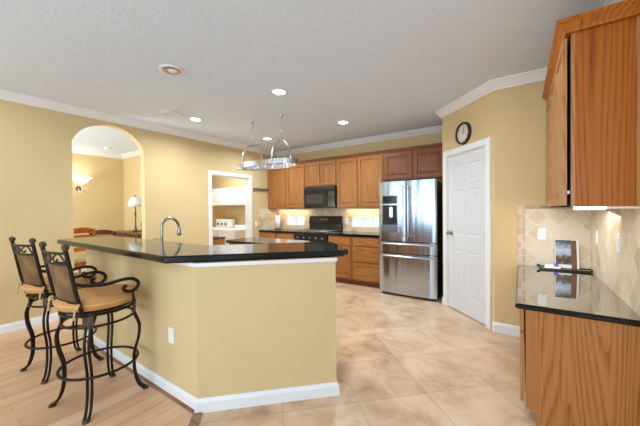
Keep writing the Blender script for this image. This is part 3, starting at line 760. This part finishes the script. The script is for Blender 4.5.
# ------------------------------------------------------------------ right-hand cabinets
# lower cabinet: local frame, x from the room edge to the wall, end panel faces the camera (-y)
RYF = 2.34
lc = thing('desk_cabinet', 'oak base cabinet with grained end panel under the right granite worktop', 'cabinet', (0, RYF, 0))
DL = YW-RYF
MB().box(.075, XR-.002, .005, DL-.002, .10, CR2-.035).build('body', 'oak_panel_low', lc)
m = MB()
epn = [(.022, .10), (.022, CR2-.036), (XR-.002, CR2-.036), (XR-.002, 0), (.075, 0), (.075, .10)]
m.add([(x, -.012, z) for x, z in epn]+[(x, .005, z) for x, z in epn], [tuple(range(6)), tuple(range(6, 12))[::-1]]+[(i, (i+1) % 6, 6+(i+1) % 6, 6+i) for i in range(6)])
m.build('end_panel', 'oak_panel_low', lc)
MB().box(.022, .075, .006, DL-.002, .10, CR2-.036).build('face_frame', 'oak_edge', lc)
MB().box(.078, XR-.002, .006, DL-.002, 0, .10).build('toe_kick', 'oak_dark', lc)
def side_doors(parent, y0, y1, n, z0, z1, x, mat='oak_edge', drawers=False):
    w_ = (y1-y0)/n
    for k in range(n):
        a, b = y0+k*w_+.012, y0+(k+1)*w_-.012
        vs = []
        def pan(z0, z1, nm):
            mm = MB().panel(-b, -a, z0, z1, 0, [(0, .0)]+[(i, dd-.004) for i, dd in PROF])
            mm.v = [(x+v[1], -v[0], v[2]) for v in mm.v]; mm.build(nm, mat, parent)
        if drawers: pan(z1-.14, z1, 'drawer_front'); pan(z0, z1-.16, 'door')
        else: pan(z0, z1, 'door')
side_doors(lc, .02, DL-.02, 3, .12, CR2-.05, .012, drawers=True)
slab('desk_countertop', [(-.035, RYF-.035), (XR-.001, RYF-.035), (XR-.001, YW-.013), (-.035, YW-.013)], CR2-.035, CR2, 'polished dark granite worktop on the right, below the tiled splash', 'granite_brown', .012)
# upper cabinet
uc = thing('desk_wall_cabinet', 'large orange oak wall cabinet in the upper right corner', 'cabinet', (0, RYF, 0))
UZ0, UZ1, UX = 1.42, 2.475, .250
MB().box(UX, XR-.002, .016, DL-.002, UZ0+.012, UZ1).build('body', 'oak_dark', uc)
pm = MB().box(UX, XR-.03, 0, .016, UZ0, UZ1); pm.build('side_panel', 'oak_panel', uc)
MB().box(UX-.002, UX+.018, -.004, .001, UZ0, UZ1).build('stile', 'oak_edge', uc)
MB().box(XR-.045, XR-.002, -.004, .016, UZ0, UZ1).build('stile', 'oak_edge', uc)
MB().box(UX-.004, UX+.0, .0, DL-.002, UZ0, UZ1).build('face_frame', 'dark_gap', uc)  # dark colour stands in for shade in the gap behind the doors
side_doors(uc, .004, DL-.02, 3, UZ0+.01, UZ1-.02, UX-.018)
for z in (UZ0+.08,): MB().box(UX-.018, UX-.004, .022, .034, z, z+.02).build('door_bumper', 'white_plastic', uc)
MB().sweep([(0, UZ1-.01), (.03, UZ1-.01), (.036, UZ1+.005), (.055, UZ1+.035), (.068, UZ1+.05), (.075, UZ1+.062), (0, UZ1+.062)], [(XR-.002, 0), (UX, 0), (UX, DL-.11)][::-1]).build('crown', 'oak_panel', uc)
ul = thing('under_cabinet_light', 'white glowing light strip under the big right oak cabinet', 'light', (UX+.01, RYF+.03, UZ0))
MB().box(0.015, .145, -.02, .10, -.018, .0).build('housing', 'strip_glow', ul)
MB().box(.15, .29, -.02, .03, -.012, 0).build('bracket', 'white_plastic', ul)
area('strip_light', (.14, .75, -.022), (-.1, .1, -1), .24, 1.0, 5, (1, .97, .92), parent=ul)
# tray, framed picture and small item on the desk top
ty = thing('serving_tray', 'black-rimmed silver tray on the right worktop against the tiles', 'tray', (.16, 3.70, CR2), rad(3))
MB().prism([(0, 0), (.38, 0), (.40, .14), (.02, .14)], .004, .012).build('tray_bottom', 'tray_silver', ty)
MB().tube([(0, 0, .012), (.38, 0, .012), (.40, .14, .012), (.02, .14, .012)], .0075, closed=True, smooth=0).build('rim', 'black_plastic', ty)
MB().tube([(0, 0, .01), (-.02, .02, .03), (-.02, .08, .035), (.01, .12, .02)], .008).build('handle', 'black_plastic', ty)
MB().tube([(.38, .01, .01), (.41, .04, .03), (.42, .10, .04), (.405, .14, .02)], .008).build('handle', 'black_plastic', ty)
pf = thing('picture_card', 'upright printed photograph of a house with white edge on the tray', 'picture', (.285, 3.795, CR2+.018), rad(4))
hN = .31
def lean(mb):  # lean the picture back slightly
    mb.v = [(x, y+z*.16, z) for x, y, z in mb.v]; return mb
lean(MB().box(0, .185, 0, .008, 0, hN-.03)).build('card', 'paper', pf)
lean(MB().box(.004, .125, -.002, .0, .035, hN-.034)).build('print', 'photo_print', pf)
lean(MB().box(.126, .168, -.002, .0, .0, hN-.036)).build('border_strip', 'mid_wood', pf, {'label': 'brown vertical strip'})
MB().box(.03, .15, .008, .04, 0, .006).build('foot', 'paper', pf)
bk = thing('booklet', 'open white leaflet with a purple mark lying on the tray', 'leaflet', (.19, 3.735, CR2+.0125), rad(-8))
MB().add([(0, 0, 0), (.13, 0, 0), (.13, .09, .004), (0, .09, .004), (0, 0, .004), (.13, 0, .004), (.13, .09, .03), (0, .09, .03)], [(0, 1, 2, 3), (4, 5, 6, 7), (0, 1, 5, 4), (2, 3, 7, 6), (0, 3, 7, 4), (1, 2, 6, 5)]).build('pages', 'paper', bk)
MB().box(.075, .11, .045, .062, .018, .045).build('sticker', 'purple', bk)

# ------------------------------------------------------------------ ceiling fixtures
LAB = {(-2.40, 2.65): 'lit recessed ceiling light nearest the camera, in front of the pot rack', (-2.40, 4.18): 'lit recessed ceiling light nearest the refrigerator',
       (-4.17, 2.68): 'lit recessed ceiling light beside the ceiling vent', (-4.17, 4.24): 'lit recessed ceiling light seen behind the pot rack'}
for (x, y), lab in LAB.items():
    t = thing('ceiling_light', lab, 'light', (x, y, ZC), 0, 'recessed lights in the kitchen ceiling')
    MB().lathe([(.075, -.001), (.10, -.001), (.102, -.006), (.08, -.012), (.075, -.004)], seg=28).build('trim_ring', 'white_trim', t)
    MB().lathe([(0, -.004), (.077, -.004), (.077, -.002)], seg=28).build('lens', 'light_disc', t)
    l = bpy.data.lights.new('can_light', 'AREA'); l.shape = 'DISK'; l.size = .15; l.energy = 23; l.spread = rad(160); l.color = (.86, .97, 1)
    o = bpy.data.objects.new('can_light', l); COL.objects.link(o); o.parent = t; o.location = (0, 0, -.02)
t = thing('eyeball_light', 'unlit recessed eyeball light in the ceiling nearest the left front', 'light', (-2.90, 1.61, ZC))
MB().lathe([(.08, -.001), (.118, -.001), (.12, -.006), (.10, -.016), (.085, -.010)], seg=32).build('trim_ring', 'white_trim', t)
MB().lathe([(0, -.006), (.03, -.006), (.055, -.014), (.075, -.020), (.088, -.008), (.09, -.001)], seg=32).build('eyeball', 'nickel', t)
MB().lathe([(0, -.0215), (.045, -.0215), (.05, -.012)], (0.01, .01, 0), seg=20).build('lamp_glass', 'white_plastic', t)
t = thing('ceiling_vent', 'white louvred air vent in the ceiling near the arch', 'vent', (-4.17, 2.31, ZC), 0)
MB().box(-.15, .15, -.14, -.12, -.012, -.001).box(-.15, .15, .12, .14, -.012, -.001).box(-.15, -.13, -.12, .12, -.012, -.001).box(.13, .15, -.12, .12, -.012, -.001).build('frame', 'white_trim', t)
MB().box(-.13, .13, -.12, .12, -.003, -.001).build('duct', 'black_plastic', t)  # flat black sheet painting the darkness between the louvres
m = MB()
for k in range(5):
    y = -.108+k*.047
    m.add([(-.13, y, -.003), (.13, y, -.003), (.13, y+.012, -.02), (-.13, y+.012, -.02), (-.13, y+.003, -.003), (.13, y+.003, -.003), (.13, y+.015, -.02), (-.13, y+.015, -.02)],
          [(0, 1, 2, 3), (4, 7, 6, 5), (0, 4, 5, 1), (3, 2, 6, 7)])
m.build('louvres', 'white_trim', t)
t = thing('smoke_detector', 'small round white detector on the dining room ceiling beyond the arch', 'detector', (-7.63, 2.74, ZC))
MB().lathe([(.0, -.035), (.05, -.034), (.065, -.02), (.07, -.001)]).build('cover', 'white_plastic', t)
MB().lathe([(.071, -.012), (.078, -.010), (.078, -.001)]).build('base_ring', 'white_plastic', t)

# ------------------------------------------------------------------ pot rack over the island
pr_ = thing('hanging_pot_rack', 'oval metal pot rack hung from the ceiling over the island', 'pot rack', (-3.26, 3.30, 2.12))
A_, B_ = .575, .24
def oval(a, b, n=48, zz=0):
    pts = []
    for k in range(n):
        th = 2*PI*k/n; c_, s_ = math.cos(th), math.sin(th)
        pts.append((math.copysign(abs(c_)**.8, c_)*a, math.copysign(abs(s_)**.8, s_)*b, zz))
    return pts
o1, o2 = oval(A_, B_), oval(A_-.006, B_-.006); n = 48; m = MB()
vs = [(x, y, -.035) for x, y, z in o1]+[(x, y, .035) for x, y, z in o1]+[(x, y, -.035) for x, y, z in o2]+[(x, y, .035) for x, y, z in o2]; fs = []
for i in range(n):
    j = (i+1) % n; fs += [(i, j, n+j, n+i), (2*n+i, 3*n+i, 3*n+j, 2*n+j), (i, 2*n+i, 2*n+j, j), (n+i, n+j, 3*n+j, 3*n+i)]
m.add(vs, fs); m.build('band', 'chrome', pr_)
m = MB()
for k in range(-8, 9):
    x = k*.066; yy = B_*max(0, 1-(abs(x)/A_)**2.5)**.4-.01; m.tube([(x, -yy, -.03), (x, yy, -.03)], .003, smooth=0, seg=5)
for k in range(-2, 3):
    y = k*.085; xx = A_*max(0, 1-(abs(y)/B_)**2.5)**.4-.01; m.tube([(-xx, y, -.032), (xx, y, -.032)], .0035, smooth=0, seg=5)
m.build('grid', 'chrome', pr_)
for sx in (-1, 1):
    hx = sx*.31
    yb = B_-.02
    MB().tube([(hx, -yb, .0), (hx, -yb*.93, .14), (hx, -yb*.62, .27), (hx, 0, .34), (hx, yb*.62, .27), (hx, yb*.93, .14), (hx, yb, .0)], .015, seg=8, smooth=4).build('arch_hoop', 'chrome', pr_)
    MB().tube([(hx, 0, .34), (hx, 0, ZC-2.12)], .0055, smooth=0, seg=8).build('hanging_rod', 'chrome', pr_)
    MB().lathe([(0, ZC-2.12-.03), (.012, ZC-2.12-.028), (.03, ZC-2.12-.002), (.03, ZC-2.12)], (hx, 0, 0), seg=16).build('ceiling_hook', 'chrome', pr_)
MB().tube([(-.31, 0, .34), (.31, 0, .34)], .007, smooth=0).build('cross_bar', 'chrome', pr_)
for k in range(10):
    x = -.5+k*.11
    for sy in (-1,):
        yy = -B_*max(0, 1-(abs(x)/A_)**2.5)**.4
        MB().tube([(x, yy-.006, .03), (x, yy-.014, .0), (x, yy-.008, -.05), (x, yy-.02, -.075), (x, yy-.035, -.06)], .003, seg=5).build('pot_hook', 'chrome', pr_)

# ------------------------------------------------------------------ bar stools
def make_stool(label):
    t = thing('bar_stool', label, 'stool', (0, 0, 0), 0, 'bar stools at the raised counter')
    # base frame; the swivel seat is turned by an offset angle so that leg positions match
    turn = make_stool.turn
    ca, sa = math.cos(turn), math.sin(turn)
    def rt(p): return (p[0]*ca-p[1]*sa, p[0]*sa+p[1]*ca, p[2])
    prof = [(.215, .66), (.235, .60), (.262, .52), (.255, .42), (.228, .32), (.222, .24), (.228, .14), (.255, .05), (.295, .012)]
    for q in range(4):
        th = PI/4+q*PI/2
        l = MB()
        for s_ in (-1, 1):
            o_ = .013*s_
            pts = [rt((r_*math.cos(th)-o_*math.sin(th), r_*math.sin(th)+o_*math.cos(th), z)) for r_, z in prof]
            l.tube(pts, lambda u: .0095, seg=8, smooth=4)
        leg = l.build('leg', 'iron', t)
        fp = rt((.297*math.cos(th), .297*math.sin(th), 0))
        MB().lathe([(0, 0), (.022, 0), (.024, .008), (.016, .018), (0, .02)], fp, seg=12).build('foot_cap', 'iron_cast', leg)
        c0 = rt((.222*math.cos(th), .222*math.sin(th), 0))
        pl = MB().box(-.032, .032, -.006, .006, .605, .698, .003)
        pa = th+turn+PI/2
        pl.v = [(c0[0]*1.03+x*math.cos(pa)-y*math.sin(pa), c0[1]*1.03+x*math.sin(pa)+y*math.cos(pa), z) for x, y, z in pl.v]
        pl.build('corner_plate', 'iron_cast', leg)
    def ring(R, z, r, name, mat='iron'):
        MB().tube([(R*math.cos(2*PI*k/28), R*math.sin(2*PI*k/28), z) for k in range(28)], r, closed=True, smooth=1).build(name, mat, t)
    ring(.245, .27, .010, 'foot_ring'); ring(.222, .615, .009, 'apron_ring'); ring(.228, .698, .011, 'seat_ring')
    MB().lathe([(0, .68), (.10, .68), (.10, .704), (0, .704)]).build('swivel_plate', 'iron_cast', t)
    MB().lathe([(0, .706), (.215, .706), (.222, .712), (.21, .72), (0, .72)], seg=32).build('seat_pan', 'iron', t)
    MB().lathe([(0, .722), (.20, .722), (.242, .732), (.256, .755), (.256, .785), (.244, .803), (.20, .817), (0, .825)], seg=36).build('seat_cushion', 'cushion', t)
    MB().lathe([(.2535, .766), (.2595, .770), (.2595, .776), (.2535, .780)], seg=36).build('cushion_piping', 'fabric_tie', t)
    # back (seat faces +y): posts
    yb = -.215
    def post(sx):
        return [(sx*.185, yb+.035, .70), (sx*.187, yb+.02, .78), (sx*.185, yb-.005, .90), (sx*.184, yb-.028, 1.04), (sx*.183, yb-.05, 1.165)]
    for sx in (-1, 1):
        p = MB().tube(post(sx), .0135, seg=8, smooth=4).build('back_post', 'iron', t)
        MB().lathe([(0, -.008), (.017, -.004), (.012, .004), (.02, .012), (.023, .026), (.016, .04), (0, .046)], (sx*.183, yb-.05, 1.165), seg=12).build('finial', 'iron_cast', p)
    def back_y(z): return yb+.02-(z-.78)*.18
    m = MB(); NX, NZ = 10, 8; vs = []; z0_, z1_ = .79, 1.055
    for dy in (0, .008):
        for j in range(NZ+1):
            for i in range(NX+1):
                u = -1+2*i/NX; z = z0_+(z1_-z0_)*j/NZ+(.02*(1-u*u) if j == NZ else 0)
                vs.append((u*.172, back_y(z)-.028*(1-u*u)+dy, z))
    k2 = (NX+1)*(NZ+1); fs = []
    for j in range(NZ):
        for i in range(NX):
            a = j*(NX+1)+i; fs += [(a, a+1, a+NX+2, a+NX+1), (k2+a, k2+a+NX+1, k2+a+NX+2, k2+a+1)]
    m.add(vs, fs, True)
    m.build('back_panel', 'woven_metal', t, {'label': 'brown woven back panel'})
    for z in (.80, 1.07, 1.145):
        MB().tube([(u*.18, back_y(z)-.03*(1-u*u), z) for u in (-1, -.6, -.2, .2, .6, 1)], .009).build('back_rail', 'iron', t)
    # top scrollwork between the rails
    for sx in (-1, 1):
        MB().tube([(sx*.16, back_y(1.10)-.006, 1.08), (sx*.12, back_y(1.13)-.015, 1.135), (sx*.06, back_y(1.13)-.02, 1.13), (sx*.045, back_y(1.13)-.026, 1.10), (sx*.075, back_y(1.12)-.022, 1.088), (sx*.09, back_y(1.12)-.02, 1.105)], .006, smooth=4).build('scroll', 'iron_cast', t)
    MB().lathe([(0, -.012), (.022, -.008), (.03, 0), (.022, .008), (0, .012)], (0, back_y(1.13)-.03, 1.108), axis='y', seg=14).build('rosette', 'iron_cast', t)
    # arms
    for sx in (-1, 1):
        ya = back_y(.93)
        MB().tube([(sx*.186, ya, .935), (sx*.205, ya+.06, .915), (sx*.235, ya+.16, .905), (sx*.25, ya+.26, .918), (sx*.25, ya+.33, .912), (sx*.248, ya+.375, .88), (sx*.245, ya+.37, .84),
                   (sx*.243, ya+.33, .818), (sx*.242, ya+.285, .832), (sx*.242, ya+.275, .857), (sx*.242, ya+.295, .868)], .0125, smooth=4).build('arm', 'iron', t)
        MB().tube([(sx*.25, ya+.33, .822), (sx*.268, ya+.33, .78), (sx*.262, ya+.325, .73), (sx*.225, ya+.31, .70)], .010).build('arm_support', 'iron', t)
        # cushion ties
        MB().tube([(sx*.19, yb+.03, .775), (sx*.20, yb-.0, .785), (sx*.205, yb-.015, .76), (sx*.20, yb-.02, .70)], .006, smooth=4).build('cushion_tie', 'fabric_tie', t)
        MB().tube([(sx*.185, yb+.02, .785), (sx*.215, yb+.0, .80), (sx*.225, yb-.01, .775), (sx*.205, yb-.0, .775)], .006, smooth=4).build('cushion_tie', 'fabric_tie', t)
    return t
make_stool.turn = rad(5.5)
near = make_stool('near iron bar stool with tan cushion, closest to the camera')
near.location = (-2.66, .88, 0); near.rotation_euler = (0, 0, rad(5))
make_stool.turn = rad(-2)
far = make_stool('far iron bar stool with tan cushion, nearest the left wall')
far.location = (-3.50, .87, 0); far.rotation_euler = (0, 0, rad(9))

# ------------------------------------------------------------------ dining room beyond the arch
sc = thing('wall_sconce', 'lit white bowl sconce with scroll arm on the dining room wall', 'sconce', (DX, 2.40, 1.98))
MB().lathe([(0, 0), (.05, 0), (.05, .012), (.02, .02), (0, .02)], (0, 0, -.03), axis='x').build('backplate', 'bronze', sc)
MB().tube([(.02, 0, -.03), (.08, 0, -.12), (.16, .03, -.10), (.18, .02, -.02), (.17, 0, .06)], .010, smooth=4).build('arm', 'clock_face', sc)
MB().tube([(.10, .0, -.10), (.08, .10, -.12), (.08, .16, -.06), (.08, .12, -.02), (.08, .09, -.05)], .007, smooth=4).build('scroll', 'clock_face', sc)
MB().lathe([(0, .06), (.05, .065), (.10, .10), (.15, .16), (.20, .20), (.205, .21), (.19, .205), (.14, .17), (0, .08)], (.17, 0, 0)).build('bowl', 'sconce_glow', sc)
l = bpy.data.lights.new('sconce_light', 'POINT'); l.energy = 2; l.color = (1, .95, .88); l.shadow_soft_size = .12
o = bpy.data.objects.new('sconce_light', l); COL.objects.link(o); o.parent = sc; o.location = (.17, 0, .32)
cn = thing('console_table', 'brown wooden console against the dining wall, carrying the white-shaded lamp', 'table', (-7.95, DY-.42, 0))
MB().box(0, 2.0, 0, .40, .92, .955, .006).build('tabletop', 'mid_wood', cn)
MB().box(.04, 1.96, .03, .39, .62, .92).build('apron', 'dark_wood', cn)
for k in range(3): MB().panel(.08+k*.62, .66+k*.62, .65, .90, .03, DPROF).build('drawer_front', 'dark_wood', cn)
for x in (.05, 1.89):
    for y in (.04, .33): MB().box(x, x+.06, y, y+.06, 0, .62).build('leg', 'dark_wood', cn)
tl = thing('table_lamp', 'slender bronze table lamp with pleated white shade on the console', 'lamp', (-7.22, DY-.22, .956))
MB().lathe([(0, 0), (.065, 0), (.075, .015), (.04, .035), (.018, .06), (.022, .10), (.014, .14), (.012, .34), (.02, .37), (.02, .43), (.012, .46), (.008, .60), (0, .60)], seg=20).build('base', 'bronze', tl)
MB().lathe([(.15, .57), (.138, .64), (.10, .74), (.065, .785), (.063, .785), (.098, .74), (.136, .64), (.147, .57)], seg=28).build('lamp_shade', 'lamp_shade', tl)
MB().lathe([(0, .60), (.006, .60), (.006, .79), (.015, .80), (.01, .825), (0, .83)], seg=12).build('finial', 'bronze', tl)
ds = thing('scroll_bookend', 'dark curved ornament beside the lamp on the console', 'ornament', (-6.95, DY-.22, .975))
MB().tube([(0, 0, .01), (.05, 0, .06), (.03, 0, .16), (.07, 0, .24), (.13, 0, .22), (.12, 0, .17)], .022, smooth=4).build('scroll', 'dark_wood', ds)
MB().box(-.04, .10, -.04, .04, -.018, .004, .003).build('base', 'dark_wood', ds)
def dining_chair(label, loc, rz, mat, h=1.09, slats=True):
    t = thing('dining_chair', label, 'chair', loc, rz)
    # faces +x locally; back at x = 0
    for y in (-.20, .20):
        MB().tube([(0, y, 0), (.02, y, .48), (-.02, y, .8), (-.07, y, h-.04)], .02, seg=8).build('rear_leg', mat, t)
        MB().tube([(.43, y, 0), (.42, y, .45)], .02, smooth=0).build('front_leg', mat, t)
    MB().box(-.01, .45, -.22, .22, .44, .48, .006).build('seat_frame', mat, t)
    MB().box(.02, .44, -.21, .21, .48, .53, .015).build('seat', 'pattern_fabric', t)
    def rail(z0, z1, arch, nm):
        n = 10; m = MB(); vs = []
        for i in range(n+1):
            u = -1+2*i/n; b = arch*(1-u*u); x = -.02-.14*(z0-.75)-.03*(1-u*u)
            vs += [(x, u*.225, z0+b*.4), (x, u*.225, z1+b), (x+.025, u*.225, z1+b), (x+.025, u*.225, z0+b*.4)]
        fs = [(0, 1, 2, 3), tuple(4*n+k for k in (3, 2, 1, 0))]
        for i in range(n):
            for k in range(4): fs.append((4*i+k, 4*i+(k+1) % 4, 4*i+4+(k+1) % 4, 4*i+4+k))
        m.add(vs, fs); m.build(nm, mat, t)
    rail(h-.10, h-.03, .05, 'crest_rail')
    if slats:
        for z in (h-.19, h-.30, h-.41): rail(z, z+.05, .03, 'slat')
    else: rail(.58, h-.12, .02, 'back_panel')
    return t
dining_chair('orange-brown slatted dining chair seen through the arch at its left side', (-6.45, 1.86, 0), rad(190), 'chair_orange', 1.12)
dining_chair('dark brown dining chair in front of the console beyond the arch', (-7.05, 2.42, 0), rad(150), 'chair_dark', 1.03, False)

# ------------------------------------------------------------------ laundry room
lw = thing('laundry_wall_cabinet', 'white wall cabinet with two doors in the laundry room', 'cabinet', (-7.22, 5.10, 0))
MB().box(0, 1.45, 0, .32, 1.55, 2.02, .003).build('body', 'white_trim', lw)
for k in range(3): MB().panel(.01+k*.48, .475+k*.48, 1.56, 2.01, 0, PROF).build('door', 'white_trim', lw)
ws = thing('washing_machine', 'white washing machine with raised control panel in the laundry room', 'washer', (-7.22, 4.72, 0))
MB().box(0, .70, 0, .68, .02, .93, .01).build('body', 'white_enamel', ws)
MB().box(.0, .68, .50, .66, .93, 1.17, .03).build('control_panel', 'white_enamel', ws)
for k in range(3): MB().lathe([(0, -.03), (.03, -.03), (.035, 0)], (.12+.17*k, .50, 1.04), axis='y', seg=16).build('dial', 'grey_metal', ws)
MB().box(.06, .64, .04, .46, .93, .945, .005).build('lid', 'white_enamel', ws)
dy = thing('dryer', 'white dryer with low back panel beside the washing machine', 'dryer', (-6.50, 4.72, 0))
MB().box(0, .70, 0, .68, .02, .93, .01).build('body', 'white_enamel', dy)
MB().box(.02, .66, .56, .66, .93, 1.02, .02).build('control_panel', 'white_enamel', dy)
MB().box(.12, .58, -.015, .0, .35, .78, .01).build('door', 'white_enamel', dy)
lb = thing('laundry_base_cabinet', 'small wooden cabinet with dark top just inside the laundry doorway', 'cabinet', (-5.80, 3.72, 0))
MB().box(0, .55, 0, .30, 0, .82).build('body', 'oak', lb)
MB().box(-.01, .56, -.01, .31, .82, .85, .004).build('countertop', 'granite', lb)
for k in range(2): MB().panel(.02+k*.26, .27+k*.26, .05, .80, 0, PROF).build('door', 'oak', lb)
